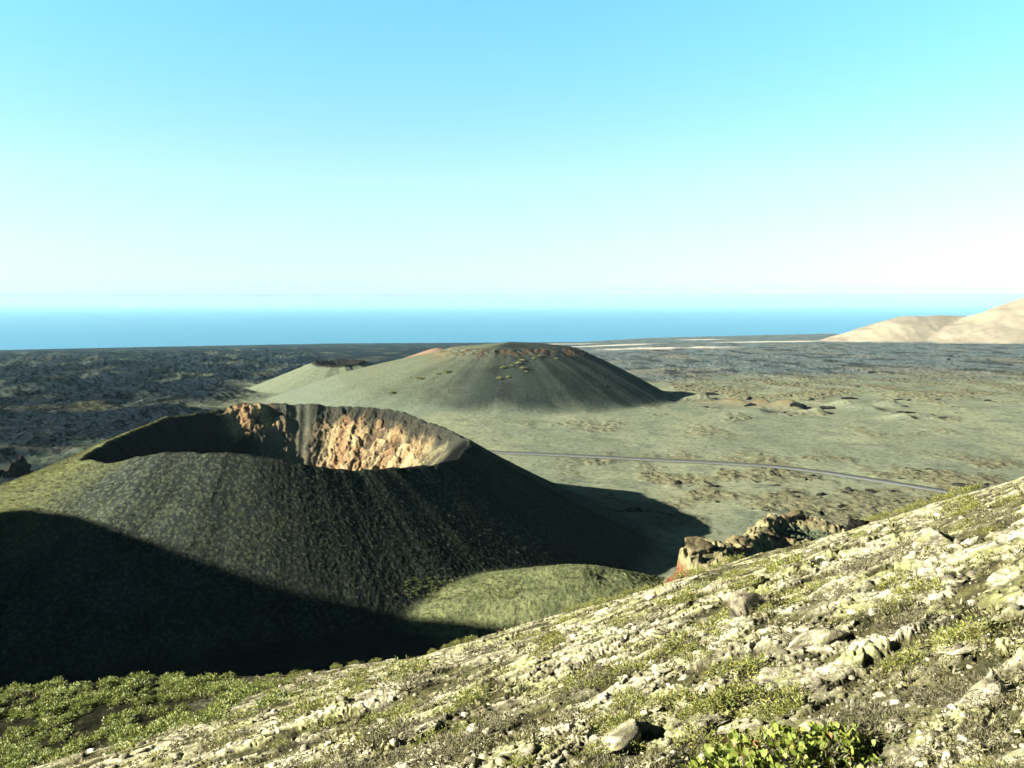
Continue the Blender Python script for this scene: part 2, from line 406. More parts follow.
            cb = mixc(cb, C(0.21, 0.25, 0.18), ss(95, 150, o2 + 25 * fbm(x2 / 30, y2 / 30, 3, 168)))
            cb = mixc(cb, C(0.13, 0.08, 0.045), 0.8 * ss(24, 2, np.abs(o2 + 2)) * ss(-0.15, 0.25, fbm(x2 / 14, y2 / 14, 3, 164)))
            cb = mixc(cb, C(0.24, 0.17, 0.10), 0.5 * np.exp(-((x2 + 82) / 14) ** 2 - ((o2 - 12) / 20) ** 2))
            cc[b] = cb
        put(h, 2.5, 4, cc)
        # --- low hill with a dark lip, left of it
        b = (np.abs(X + 224) < 260) & (np.abs(Y - 1150) < 260)
        h = np.full(X.size, -999.0); cc = np.zeros((X.size, 3))
        if b.any():
            zc, o3 = cone3(X[b], Y[b])
            h[b] = zc + 2.2 * ridged(X[b] / 8, Y[b] / 8, 3, 165) * ss(7, 1, np.abs(o3 + 2))
            cb = np.broadcast_to(C(0.23, 0.265, 0.175), (b.sum(), 3))
            cb = mixc(cb, C(0.03, 0.028, 0.024), ss(7, 3, o3))
            cc[b] = cb
        put(h, 2.0, 5, cc)
        # --- pinkish hill far behind
        p = pt(438, 346.0, 1700); h = p[2] - 0.35 * np.sqrt((X - p[0]) ** 2 + (Y - p[1]) ** 2 + 100)
        put(h, 1.0, 11, np.broadcast_to(C(0.36, 0.25, 0.17), (X.size, 3)))
        # --- beige hills, lightened in colour for haze
        h1, h2 = far_hills(X, Y)
        hc = np.broadcast_to(C(0.50, 0.43, 0.31), (X.size, 3))
        hc = mixc(hc, C(0.37, 0.32, 0.23), ss(0.0, 0.5, ridged(X / 130, Y / 300, 4, 171)))
        hc = mixc(hc, C(0.46, 0.41, 0.28), ss(-0.1, 0.4, fbm(X / 220, Y / 220, 3, 172)))
        put(h2, 3, 10, hc); put(h1, 3, 9, hc)
        # --- mountain outside the frame on the left
        h = caster(X, Y); put(h, 4, 7, np.broadcast_to(C(0.022, 0.023, 0.02), (X.size, 3)))
        # --- main crater
        b = (np.abs(X - RC[0]) < 260) & (np.abs(Y - RC[1]) < 260)
        h = np.full(X.size, -999.0); cc = np.zeros((X.size, 3))
        if b.any():
            x2, y2 = X[b], Y[b]
            zc, r2, t2, o2, wall = crater(x2, y2)
            inside = ss(1.0, -2.0, o2)
            t2r = np.radians(t2)
            ar = t2r * 80.0; wp = 0.7 * fbm(ar / 11, zc / 9, 3, 180)
            g1, g2, gv, gv2, gx, gy = voro(ar / 7.5 + wp, zc / 6.0 - wp, 177); h1_, h2_, hv, hv2, hx, hy = voro(ar / 3.2 + 1.5 * wp, zc / 2.8 + wp, 178)
            crag = -0.22 * (1 - ss(0, 0.16, h2_ - h1_)) + 0.5 * fbm(ar / 16, zc / 16, 4, 181) + 0.55 * (gv - 0.5) * ss(0, 0.3, g2 - g1) + 0.30 * (hv - 0.5) * ss(0, 0.3, h2_ - h1_) - 0.25 * (1 - ss(0, 0.18, g2 - g1))
            lump = fbm(ar / 3.5 + wp, zc / 3.2 - wp, 4, 182)
            cragm = wall * ss(1, -4, o2) * ss(-52, -30, o2)
            gully = np.exp(-((t2 - 97) / 7) ** 2)                     # scree chute between the crags
            cragm = cragm * (1 - 0.9 * gully)
            f1, f2, v, v2, ox, oy = voro(x2 / 1.45 + 0.5 * lump, y2 / 1.45, 13)
            tuft = np.maximum(0, 0.45 - f1) * (v > 0.3)
            gr = fbm(x2 / 1.3, y2 / 1.3, 3, 183)
            out = ss(0.5, 4, o2)
            h[b] = zc + cragm * (3.4 * crag + 1.1 * lump + 0.5 * fbm(ar / 1.4, zc / 1.3, 3, 176) - 0.4) + 3.0 * np.exp(-((t2 - 116) / 5) ** 2) * ss(0, -5, o2) * ss(-34, -14, o2) + out * (0.36 * tuft + 0.22 * gr) + 0.35 * (1 - out) * fbm(x2 / 5, y2 / 5, 3, 186) + 0.12 * fbm(t2r * 30, o2 / 60, 3, 184) * out - 2.0 * gully * wall * ss(0, -6, o2)
            # outer slope: black lapilli, lichen green to the left and low down
            lich = ss(175, 200, t2) * ss(262, 212, t2)
            lich = np.maximum(lich, ss(100, 160, t2) * ss(260, 200, t2))
            lich = np.clip(lich * 0.95 + 0.45 * fbm(x2 / 22, y2 / 22, 4, 185) - 0.14, 0, 1)
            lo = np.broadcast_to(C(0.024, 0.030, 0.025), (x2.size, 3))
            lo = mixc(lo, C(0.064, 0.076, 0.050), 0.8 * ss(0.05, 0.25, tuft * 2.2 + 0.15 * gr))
            lo = lo * (0.95 + 1.25 * ss(325, 225, t2))[:, None]  # greyer lichen plus sunlit brightness put into the colour toward the left
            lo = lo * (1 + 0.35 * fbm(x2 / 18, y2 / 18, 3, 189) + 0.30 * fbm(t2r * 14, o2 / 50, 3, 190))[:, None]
            lg = mixc(np.broadcast_to(C(0.17, 0.185, 0.085), lo.shape), C(0.32, 0.36, 0.09), 0.8 * ss(0.18, 0.30, tuft * 1.6 + 0.25 * fbm(x2 / 7, y2 / 7, 3, 187)))
            lo = lo + (lg - lo) * lich[..., None]
            # inside: near-black colour for the shadowed part, orange oxidised crags, grey-green chute
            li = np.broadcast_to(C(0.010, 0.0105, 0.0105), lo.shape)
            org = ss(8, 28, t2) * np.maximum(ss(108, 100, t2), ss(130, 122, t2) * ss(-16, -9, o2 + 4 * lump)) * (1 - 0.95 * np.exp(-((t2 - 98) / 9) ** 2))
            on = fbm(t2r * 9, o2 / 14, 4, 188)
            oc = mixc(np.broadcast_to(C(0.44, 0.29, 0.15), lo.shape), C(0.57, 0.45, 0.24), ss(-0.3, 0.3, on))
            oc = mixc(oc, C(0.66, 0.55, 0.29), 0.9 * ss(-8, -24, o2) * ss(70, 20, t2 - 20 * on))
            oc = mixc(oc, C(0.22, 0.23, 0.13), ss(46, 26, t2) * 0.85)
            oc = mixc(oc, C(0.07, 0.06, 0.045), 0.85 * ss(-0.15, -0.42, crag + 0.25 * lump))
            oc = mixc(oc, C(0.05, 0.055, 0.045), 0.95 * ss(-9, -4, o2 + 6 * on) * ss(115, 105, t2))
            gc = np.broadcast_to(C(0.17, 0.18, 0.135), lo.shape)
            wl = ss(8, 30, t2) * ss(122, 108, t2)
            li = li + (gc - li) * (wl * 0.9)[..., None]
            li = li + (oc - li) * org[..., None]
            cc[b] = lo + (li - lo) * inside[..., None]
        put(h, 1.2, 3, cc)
        # --- small mound in the saddle
        b = (np.abs(X - 20) < 120) & (np.abs(Y - 268) < 90)
        h = np.full(X.size, -999.0); cc = np.zeros((X.size, 3))
        if b.any():
            x2, y2 = X[b], Y[b]
            f1, f2, v, v2, ox, oy = voro(x2 / 1.5, y2 / 1.5, 17)
            tuft = np.maximum(0, 0.45 - f1) * (v > 0.6)
            h[b] = mound(x2, y2) + 0.6 * tuft + 0.15 * fbm(x2 / 4, y2 / 4, 4, 191) + 0.22 * fbm(x2 / 1.4, y2 / 1.4, 3, 199)
            cb = mixc(np.broadcast_to(C(0.17, 0.20, 0.095), (x2.size, 3)), C(0.27, 0.30, 0.14), ss(-0.3, 0.3, fbm(x2 / 9, y2 / 9, 4, 192)))
            cb = mixc(cb, C(0.05, 0.055, 0.028), 0.6 * ss(0.05, 0.3, fbm(x2 / 2, y2 / 2, 3, 193)))
            cc[b] = cb
        put(h, 0.8, 6, cc)
        # --- rocky spur
        b = (X > 20) & (X < 200) & (Y > 180) & (Y < 380)
        h = np.full(X.size, -999.0); cc = np.zeros((X.size, 3))
        if b.any():
            x2, y2 = X[b], Y[b]
            f1, f2, v, v2, ox, oy = voro(x2 / 2.2, y2 / 2.2, 19)
            k1, k2, kv, kv2, kx, ky = voro(x2 / 4.6 + 0.4 * fbm(x2 / 4, y2 / 4, 2, 194), y2 / 4.6, 20)
            h[b] = spur(x2, y2) + 1.7 * ss(0, .2, k2 - k1) * (kv - 0.4) + 1.3 * ss(0, .3, f2 - f1) * v + 0.35 * ridged(x2 / 2.2, y2 / 2.2, 4, 195, .6) * ss(3.0, 6.0, np.abs(np.hypot(x2 - pt(805, 537, 300)[0], y2 - 300) - 3.5))
            cb = mixc(np.broadcast_to(C(0.22, 0.20, 0.105), (x2.size, 3)), C(0.40, 0.365, 0.195), ss(-0.3, 0.3, fbm(x2 / 5, y2 / 5, 4, 196)))
            q = pt(675, 577, 232)
            red = ss(q[2] + 4.0, q[2] + 1.5, h[b]) * ss(0.25, 0.6, np.exp(-((x2 - q[0]) / 3.6) ** 2 - ((y2 - q[1]) / 9) ** 2) + 0.3 * fbm(x2 / 3, y2 / 3, 3, 198))
            cb = mixc(cb, C(0.22, 0.08, 0.04), np.clip(0.85 * red, 0, 1))
            p = pt(805, 537, 300); rr = np.hypot(x2 - p[0], y2 - p[1])
            cb = mixc(cb, C(0.115, 0.14, 0.085), ss(11, 8.5, rr))
            cb = mixc(cb, C(0.20, 0.085, 0.045), 0.7 * np.exp(-((rr - 13) / 3) ** 2) * ss(0.0, 0.3, fbm(x2 / 6, y2 / 6, 3, 197)))
            cc[b] = cb
        put(h, 0.6, 8, cc)
        z[far] = zz; reg[far] = rg
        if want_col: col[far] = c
    # --- the near hillside over all of it
    near = r < 330
    X = x[near]; Y = y[near]
    det = np.zeros(X.size); fc = np.tile(C(0.02, 0.021, 0.018), (X.size, 1))
    nn = np.hypot(X, Y) < 170
    if nn.any():
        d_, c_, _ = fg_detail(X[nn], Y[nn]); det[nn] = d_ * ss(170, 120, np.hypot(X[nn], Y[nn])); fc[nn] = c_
    fz = fgz[near] + det
    zn = z[near]; dom = fz > zn
    far_n = np.hypot(X, Y) > 150
    zn2 = np.where(fz > zn - 12, smax(zn, fz, 1.0) * far_n + np.maximum(zn, fz) * (~far_n), zn)
    z[near] = zn2
    rn = reg[near]; rn[dom] = 0; reg[near] = rn
    if want_col:
        cn = col[near]; w = ss(-2, 2, fz - zn); w = np.where(far_n, w, 1.0)
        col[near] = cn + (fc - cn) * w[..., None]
    z = np.maximum(z, -303.0)
    return z, (col if want_col else None), reg

def H(x, y):
    x = np.atleast_1d(np.asarray(x, float)); y = np.atleast_1d(np.asarray(y, float))
    return surface(x, y, False)[0]
def hit(px, py, d0, d1, n=1500):
    """first point of the land along the sight line of a pixel, between two depths"""
    u, v = ray(px, py); d = np.linspace(d0, d1, n)
    below = H(u * d, d) > v * d
    k = np.argmax(below)
    if not below.any(): return None
    return np.array([u * d[k], d[k], v * d[k]])

# ------------------------------------------------------------------ object helpers
COL = S.collection
def tag(o, label=None, cat=None, group=None, kind=None):
    for k, v in (('label', label), ('category', cat), ('group', group), ('kind', kind)):
        if v: o[k] = v
    return o
def mesh_np(name, verts, faces, mat, cols=None, smooth=True, parent=None):
    """faces: (n,3) or (n,4) int array"""
    me = bpy.data.meshes.new(name); faces = np.asarray(faces); k = faces.shape[1]
    me.vertices.add(len(verts)); me.vertices.foreach_set('co', np.ascontiguousarray(verts, np.float32).ravel())
    me.loops.add(faces.size); me.loops.foreach_set('vertex_index', faces.astype(np.int32).ravel())
    me.polygons.add(len(faces)); me.polygons.foreach_set('loop_start', (np.arange(len(faces)) * k).astype(np.int32))
    if smooth: me.polygons.foreach_set('use_smooth', np.ones(len(faces), bool))
    if cols is not None:
        a = me.attributes.new('Col', 'FLOAT_COLOR', 'POINT')
        rgba = np.ones((len(verts), 4), np.float32); rgba[:, :3] = np.asarray(cols) * ALB
        a.data.foreach_set('color', rgba.ravel())
    me.update(calc_edges=True)
    me.materials.append(mat)
    o = bpy.data.objects.new(name, me); COL.objects.link(o)
    if parent is not None: o.parent = parent
    return o

def material(name, rough=0.95, scale=None, amount=0.3, bump=0.0, bump_scale=8.0, color=None, subsurface=False, spec=0.0, bump_dist=0.1):
    """albedo from the land's own colour layer (or one colour), broken up by fine 3-D noise, plus fine relief"""
    m = bpy.data.materials.new(name); m.use_nodes = True; t = m.node_tree; b = t.nodes['Principled BSDF']
    b.inputs['Roughness'].default_value = rough; b.inputs['Specular IOR Level'].default_value = spec
    if color is None:
        a = t.nodes.new('ShaderNodeAttribute'); a.attribute_name = 'Col'; src = a.outputs['Color']
    else:
        a = t.nodes.new('ShaderNodeRGB'); a.outputs[0].default_value = (*[q_ * ALB for q_ in color], 1); src = a.outputs[0]
    geo = t.nodes.new('ShaderNodeTexCoord')
    if scale:
        n = t.nodes.new('ShaderNodeTexNoise'); n.inputs['Scale'].default_value = scale; n.inputs['Detail'].default_value = 5
        n.inputs['Roughness'].default_value = 0.65
        t.links.new(geo.outputs['Object'], n.inputs['Vector'])
        mr = t.nodes.new('ShaderNodeMapRange'); mr.inputs[1].default_value = 0.3; mr.inputs[2].default_value = 0.7
        mr.inputs[3].default_value = 1 - amount; mr.inputs[4].default_value = 1 + amount
        t.links.new(n.outputs[0], mr.inputs[0])
        mul = t.nodes.new('ShaderNodeVectorMath'); mul.operation = 'SCALE'
        t.links.new(src, mul.inputs[0]); t.links.new(mr.outputs[0], mul.inputs['Scale']); src = mul.outputs[0]
    t.links.new(src, b.inputs['Base Color'])
    if bump:
        n = t.nodes.new('ShaderNodeTexNoise'); n.inputs['Scale'].default_value = bump_scale; n.inputs['Detail'].default_value = 6
        n.inputs['Roughness'].default_value = 0.7
        t.links.new(geo.outputs['Object'], n.inputs['Vector'])
        bp = t.nodes.new('ShaderNodeBump'); bp.inputs['Strength'].default_value = bump; bp.inputs['Distance'].default_value = bump_dist
        t.links.new(n.outputs[0], bp.inputs['Height']); t.links.new(bp.outputs[0], b.inputs['Normal'])
    return m

M = {
    'near': material('lichen_crust', scale=14, amount=0.35, bump=0.6, bump_scale=22, bump_dist=0.05),
    'cinder': material('black_cinder', scale=0.9, amount=0.4, bump=0.7, bump_scale=1.4, bump_dist=0.8),
    'plain': material('lichen_ash', scale=0.25, amount=0.22, bump=0.5, bump_scale=0.5, bump_dist=0.8),
    'lava': material('rough_lava', scale=0.06, amount=0.35, bump=0.5, bump_scale=0.12, bump_dist=6.0),
    'crag': material('crag_stone', scale=0.8, amount=0.4, bump=0.9, bump_scale=1.2, bump_dist=0.6),
    'far': material('bare_hill', scale=0.02, amount=0.12, bump=0.4, bump_scale=0.02, bump_dist=8.0),
}

# ------------------------------------------------------------------ the land, one polar sheet cut into its hills and plains
def seg(a, b, step): return np.arange(a, b, step)
def lseg(a, b, k): return np.exp(np.arange(math.log(a), math.log(b), k))
rows = np.concatenate([lseg(1.4, 3.0, 0.012), lseg(3.0, 48, 0.0042), seg(48, 90, 0.28), seg(90, 205, 2.5), seg(205, 262, 0.7), seg(262, 482, 0.5),
                       seg(482, 800, 1.3), seg(800, 1160, 1.5), lseg(1160, 9500, 0.0045)])
dense = np.radians(np.arange(-34.5, 34.5, 0.062))
side = np.radians(np.concatenate([np.arange(34.5, 40, 0.25), np.arange(40, 86, 1.0)]))
cols_ = np.concatenate([-side[::-1], dense, side])
NR, NC = len(rows), len(cols_)
RRm, PH = np.meshgrid(rows, cols_, indexing='ij')
GXa = (RRm * np.sin(PH)).ravel(); GYa = (RRm * np.cos(PH)).ravel()
GZ = np.empty(GXa.size); GC = np.empty((GXa.size, 3), np.float32); GR = np.empty(GXa.size, np.int8)
CH = 60 * NC
for i in range(0, GXa.size, CH):
    z_, c_, g_ = surface(GXa[i:i + CH], GYa[i:i + CH]); GZ[i:i + CH] = z_; GC[i:i + CH] = c_; GR[i:i + CH] = g_
V = np.stack([GXa, GYa, GZ], 1)
idx = np.arange(NR * NC).reshape(NR, NC)
quads = np.stack([idx[:-1, :-1], idx[:-1, 1:], idx[1:, 1:], idx[1:, :-1]], -1).reshape(-1, 4)[:, ::-1]
fr = GR[quads[:, 0]].copy()
# drop what lies wholly under the sea
alive = GZ[quads].max(1) > -302.5
STRUCT = {
    'hillside': ('near', 'hillside', 'rocky lichen-crusted near hillside rising to the right under scattered plants', 'hillside'),
    'ground': ('plain', 'ground', 'grey-green ash plain around the craters, crossed by the road', 'plain'),
    'lava_field': ('lava', 'lava_field', 'dark rough lava field stretching to the sea on the left', 'lava field'),
    'crater_hill': ('cinder', 'crater_hill', 'black cinder cone with an open crater and a lit orange inner wall', 'crater'),
    'rounded_hill': ('plain', 'rounded_hill', 'dark rounded volcanic hill behind the open crater, dotted with bushes', 'hill'),
    'low_hill': ('plain', 'low_hill', 'low pale green cone with a small dark lip left of the rounded hill', 'hill'),
    'small_mound': ('cinder', 'mound', 'small sunlit olive mound between the crater foot and the near slope', 'mound'),
    'mountain': ('cinder', 'mountain', 'black mountain flank at the left that throws the big valley shadow', 'mountain'),
    'rocky_spur': ('crag', 'rocky_spur', 'ragged rocky spur with a small broken ring beyond the near slope', 'spur'),
    'beige_hill': ('far', 'beige_hill', 'lower beige bare hill far off at the right, in front of the taller slope', 'hill'),
    'pale_hill': ('far', 'pale_hill', 'taller pale bare hill slope cut by the right edge', 'hill'),
    'pink_hill': ('far', 'pink_hill', 'tiny pinkish hilltop peeping over the rounded hill', 'hill'),
}
# tidy: tiny islands of a region far from its own place go back to the ground
for k, nm in enumerate(REG):
    f = quads[(fr == k) & alive]
    if len(f) < 4: continue
    used, inv = np.unique(f, return_inverse=True)
    m, name, lab, cat = STRUCT[nm]
    o = mesh_np(name, V[used], inv.reshape(-1, 4), M[m], GC[used])
    tag(o, lab, cat, None, 'structure')

# sea
sea_m = bpy.data.materials.new('sea_water'); sea_m.use_nodes = True
b = sea_m.node_tree.nodes['Principled BSDF']; b.inputs['Base Color'].default_value = (0.0056, 0.086, 0.155, 1); b.inputs['Roughness'].default_value = 0.38
b.inputs['Specular IOR Level'].default_value = 0.35
nn_ = sea_m.node_tree.nodes.new('ShaderNodeTexNoise'); nn_.inputs['Scale'].default_value = 0.02; nn_.inputs['Detail'].default_value = 6
tc = sea_m.node_tree.nodes.new('ShaderNodeTexCoord'); sea_m.node_tree.links.new(tc.outputs['Object'], nn_.inputs['Vector'])
bp = sea_m.node_tree.nodes.new('ShaderNodeBump'); bp.inputs['Strength'].default_value = 0.5; bp.inputs['Distance'].default_value = 3.0
sea_m.node_tree.links.new(nn_.outputs[0], bp.inputs['Height']); sea_m.node_tree.links.new(bp.outputs[0], b.inputs['Normal'])
ang = np.linspace(0, 2 * np.pi, 97)[:-1]; rad = [0, 2000, 5000, 9000, 16000, 30000, 42000, 54500]
sv = [(0, 0, -300.0)]; sf = []
for r_ in rad[1:]:
    for a_ in ang: sv.append((r_ * math.cos(a_), r_ * math.sin(a_), -300.0))
n_ = len(ang)
for k in range(n_): sf.append((0, 1 + k, 1 + (k + 1) % n_, 1 + (k + 1) % n_))
tri = np.array([f[:3] for f in sf]); 
qd = []
for j in range(len(rad) - 2):
    a0 = 1 + j * n_; a1 = a0 + n_
    for k in range(n_): qd.append((a0 + k, a1 + k, a1 + (k + 1) % n_, a0 + (k + 1) % n_))
me = bpy.data.meshes.new('sea'); me.from_pydata(sv, [], [tuple(t) for t in tri] + qd); me.materials.append(sea_m)
sea = bpy.data.objects.new('sea', me); COL.objects.link(sea); tag(sea, 'calm pale blue sea reaching to the hazy horizon', 'sea', None, 'structure')

# road ribbon
N2 = len(ROAD); tan = np.gradient(ROAD, axis=0); tan /= np.linalg.norm(tan, axis=1)[:, None]; nor = np.stack([-tan[:, 1], tan[:, 0]], 1)
rzz = H(ROAD[:, 0], ROAD[:, 1]); kk = np.ones(15) / 15; rzz = np.convolve(np.pad(rzz, 7, mode='edge'), kk, 'valid')
offs = [-4.6, -3.6, -3.4, 3.4, 3.6, 4.6]; hz = [-0.9, 0.30, 0.45, 0.45, 0.30, -0.9]
rv = np.concatenate([np.column_stack([ROAD + nor * o_, rzz + h_]) for o_, h_ in zip(offs, hz)])
rf = np.array([(j * N2 + i, j * N2 + i + 1, (j + 1) * N2 + i + 1, (j + 1) * N2 + i) for j in range(5) for i in range(N2 - 1)])
road = mesh_np('road', rv, rf, material('asphalt', color=(0.185, 0.205, 0.195), scale=0.4, amount=0.12, rough=0.9), smooth=False)
tag(road, 'narrow grey road curving across the green plain', 'road', None, 'structure')

# haze: one closed box of thin even air
hz_m = bpy.data.materials.new('haze_air'); hz_m.use_nodes = True; t = hz_m.node_tree
for nd in list(t.nodes):
    if nd.type != 'OUTPUT_MATERIAL': t.nodes.remove(nd)
pv = t.nodes.new('ShaderNodeVolumePrincipled'); pv.inputs['Color'].default_value = (0.48, 0.84, 1.0, 1); pv.inputs['Density'].default_value = 1.0e-5
pv.inputs['Anisotropy'].default_value = 0.0
t.links.new(pv.outputs[0], t.nodes['Material Output'].inputs['Volume'])
L = 55000.0; z0, z1 = -304.5, 112.0
hv = [(sx * L, sy * L, z) for z in (z0, z1) for sx, sy in ((-1, -1), (1, -1), (1, 1), (-1, 1))]
me = bpy.data.meshes.new('haze'); me.from_pydata(hv, [], [(3, 2, 1, 0), (4, 5, 6, 7), (0, 1, 5, 4), (1, 2, 6, 5), (2, 3, 7, 6), (3, 0, 4, 7)])
me.materials.append(hz_m); hz_o = bpy.data.objects.new('haze', me); COL.objects.link(hz_o)
tag(hz_o, 'thin blue sea haze over the land and water', 'haze', None, 'stuff')
#@@OBJECTS
# ------------------------------------------------------------------ rocks
import bmesh
def ico(sub):
    bm = bmesh.new(); bmesh.ops.create_icosphere(bm, subdivisions=sub, radius=1.0)
    v = np.array([p.co[:] for p in bm.verts]); f = np.array([[q.index for q in p.verts] for p in bm.faces]); bm.free(); return v, f
ICO = {k: ico(k) for k in (1, 2, 3, 4)}
def n3(v, k, seed, oct=4): return (fbm(v[:, 0] * k + 3.1 * v[:, 2] * k, v[:, 1] * k - 2.3 * v[:, 2] * k, oct, seed) + fbm(v[:, 1] * k + 7, v[:, 2] * k * 1.3 - v[:, 0] * k * 0.7, oct, seed + 5)) * 0.7
def rock_shape(seed, sub=3, flat=0.55, rough=0.16, cuts=9):
    g = np.random.default_rng(seed); v, f = ICO[sub]; v = v.copy()
    for _ in range(cuts):
        d = g.normal(size=3); d /= np.linalg.norm(d); off = g.uniform(0.30, 0.80)
        a = v @ d; v = v - np.outer(np.maximum(a - off, 0), d)
    nrm = v / np.linalg.norm(v, axis=1)[:, None]
    v = v + nrm * (rough * n3(v, 1.7, seed) + 0.4 * rough * n3(v, 5.5, seed + 9))[:, None]
    v = v * np.array([1.0, g.uniform(0.6, 0.9), flat])
    return v, f
def rock_cols(v, seed, base, hi, spot=None):
    a = n3(v, 2.2, seed + 40); b = n3(v, 6, seed + 60)
    c = mixc(np.broadcast_to(np.array(base), v.shape), hi, ss(-0.25, 0.35, a + 0.5 * b))
    if spot is not None: c = mixc(c, spot, 0.7 * ss(0.05, 0.35, n3(v, 3.5, seed + 80)))
    return c
M['rock'] = material('rock_crust', scale=9, amount=0.3, bump=0.7, bump_scale=14, bump_dist=0.06)
PALE, PALE2, LICH = (0.25, 0.23, 0.15), (1.15, 1.08, 0.77), (0.58, 0.60, 0.23)
DARK, DARK2 = (0.016, 0.016, 0.015), (0.055, 0.052, 0.042)

def hits(px, py, d0, d1, n=420):
    px = np.asarray(px, float); py = np.asarray(py, float)
    u, v = ray(px, py); d = np.exp(np.linspace(math.log(d0), math.log(d1), n))
    X = u[:, None] * d; Y = np.broadcast_to(d, X.shape); Z = v[:, None] * d
    h = H(X.ravel(), np.ascontiguousarray(Y).ravel()).reshape(X.shape)
    b = h > Z; k = np.argmax(b, 1); ok = b.any(1)
    i = np.arange(len(px)); return np.stack([X[i, k], Y[i, k], h[i, k]], 1), ok
_skx = np.arange(-60, 1100, 4.0); _sd = np.exp(np.linspace(math.log(4), math.log(110), 500))
def _sky_rows():
    u = np.array([ray(q, 384)[0] for q in _skx]); Y = np.broadcast_to(_sd, (len(u), 500)); X = u[:, None] * Y
    v = (fg_base(X, Y) / Y).max(1); a = math.cos(PITCH); b = math.sin(PITCH)
    t = (v * a + b) / (a - v * b); return 384 - F * t
_skr = _sky_rows()
def skyline(px):
    """row of the near slope's skyline at a column"""
    return np.interp(px, _skx, _skr)
def hits_near(px, py, d0, d1, n=700):
    """like hits, on the smooth near slope; the height then comes from the full relief"""
    px = np.asarray(px, float); py = np.asarray(py, float)
    u, v = ray(px, py); d = np.exp(np.linspace(math.log(d0), math.log(d1), n))
    K_ = np.zeros(len(px), int); ok = np.zeros(len(px), bool)
    for a in range(0, len(px), 1500):
        X = u[a:a + 1500, None] * d; Y = np.broadcast_to(d, X.shape)
        b = fg_base(X, Y) > v[a:a + 1500, None] * d; K_[a:a + 1500] = np.argmax(b, 1); ok[a:a + 1500] = b.any(1)
    x = u * d[K_]; y = d[K_]; return np.stack([x, y, H(x, y)], 1), ok
def crest(px):
    """the point of the near slope that stands on the skyline at each column"""
    px = np.atleast_1d(np.asarray(px, float)); u = ray(px, 384.0)[0]; d = np.exp(np.linspace(math.log(6), math.log(100), 600))
    X = u[:, None] * d; Y = np.broadcast_to(d, X.shape); Z = H(X.ravel(), np.ascontiguousarray(Y).ravel()).reshape(X.shape)
    k = np.argmax(Z / Y, 1); i = np.arange(len(px)); return np.stack([X[i, k], Y[i, k], Z[i, k]], 1)
def dark_shoulder(p): return (p[:, 0] + 0.12 * (p[:, 1] - 40) < -14) & (p[:, 1] > 36)
def normal_at(x, y, e=0.35):
    h = fg_base(np.array([x - e, x + e, x, x]), np.array([y, y, y - e, y + e]))
    n = Vector((-(h[1] - h[0]) / (2 * e), -(h[3] - h[2]) / (2 * e), 1)); return n.normalized()
def place(o, p, size, tilt=True, rz=None, sink=0.0):
    n = normal_at(p[0], p[1]) if tilt else Vector((0, 0, 1))
    q = Vector((0, 0, 1)).rotation_difference(n)
    rz = random.uniform(0, 6.28) if rz is None else rz
    from mathutils import Quaternion
    o.rotation_mode = 'QUATERNION'; o.rotation_quaternion = q @ Quaternion((0, 0, 1), rz)
    o.scale = (size,) * 3 if np.isscalar(size) else size
    o.location = (p[0], p[1], p[2] - sink)
def dup(o, label=None):
    c = o.copy(); COL.objects.link(c)
    if label: c['label'] = label
    for ch in o.children:
        k = ch.copy(); k.parent = c; COL.objects.link(k)
    return c

# crusted stones bedded in the near slope
protos = []
for k in range(9):
    v, f = rock_shape(100 + k, 3, flat=random.uniform(0.26, 0.46))
    o = mesh_np('rock', v, f, M['rock'], rock_cols(v, k, PALE, PALE2, LICH), smooth=False)
    tag(o, 'pale lichen-crusted stone bedded in the near slope', 'rock', 'lichen-crusted stones on the near slope'); protos.append(o)
g = np.random.default_rng(21)
px = g.uniform(130, 1024, 900); py = skyline(px) + 3 + g.uniform(0, 1, 900) ** 1.15 * (768 - skyline(px) - 3)
P, ok = hits_near(px, py, 3.0, 75); P = P[ok]; P = P[~dark_shoulder(P)]
_, _, rm = fg_detail(P[:, 0], P[:, 1])
P = P[rm + g.uniform(-0.25, 0.25, len(P)) > 0.45][:110]
for k, p in enumerate(P):
    o = protos[k] if k < len(protos) else dup(protos[k % len(protos)])
    d = math.hypot(p[0], p[1]); sz = min(0.075 + 0.010 * d, 0.42) * float(np.exp(g.normal(0, 0.38)))
    place(o, p, (sz * g.uniform(1.1, 2.0), sz, sz * g.uniform(0.7, 1.1)), rz=0.65 + g.normal(0, 0.5), sink=sz * 0.14)

def single_rock(name, px, py, d0, d1, size, seed, cols, label, cat='rock', flat=0.6, mat='rock', rz=0.0, sink=0.1, sub=4, tilt=True, rough=0.16, at=None):
    p = at if at is not None else hits([px], [py], d0, d1, 1500)[0][0]
    v, f = rock_shape(seed, sub, flat, rough); o = mesh_np(name, v, f, M[mat], rock_cols(v, seed, *cols), smooth=False)
    tag(o, label, cat); place(o, p, size, tilt, rz, sink); return o
pal = (PALE, PALE2, LICH); drk = (DARK, DARK2, None)
single_rock('boulder', 752, 610, 6, 60, (0.60, 0.50, 0.55), 301, ((0.08, 0.075, 0.055), (0.40, 0.37, 0.25), None), 'rounded boulder with a black shaded side high on the near slope', rz=0.5, sink=0.02)  # colour darkened to carry its shaded side
single_rock('flat_stone', 618, 741, 4, 40, (0.66, 0.48, 0.42), 303, pal, 'broad pale flat stone at the bottom edge left of the leafy shrub', rz=0.6, flat=0.36, sink=0.02)
single_rock('boulder', 985, 700, 3, 40, (0.50, 0.36, 0.40), 304, pal, 'bright pale stone pile with dark cracks near the bottom right corner', rz=0.7, flat=0.5, sink=0.02)
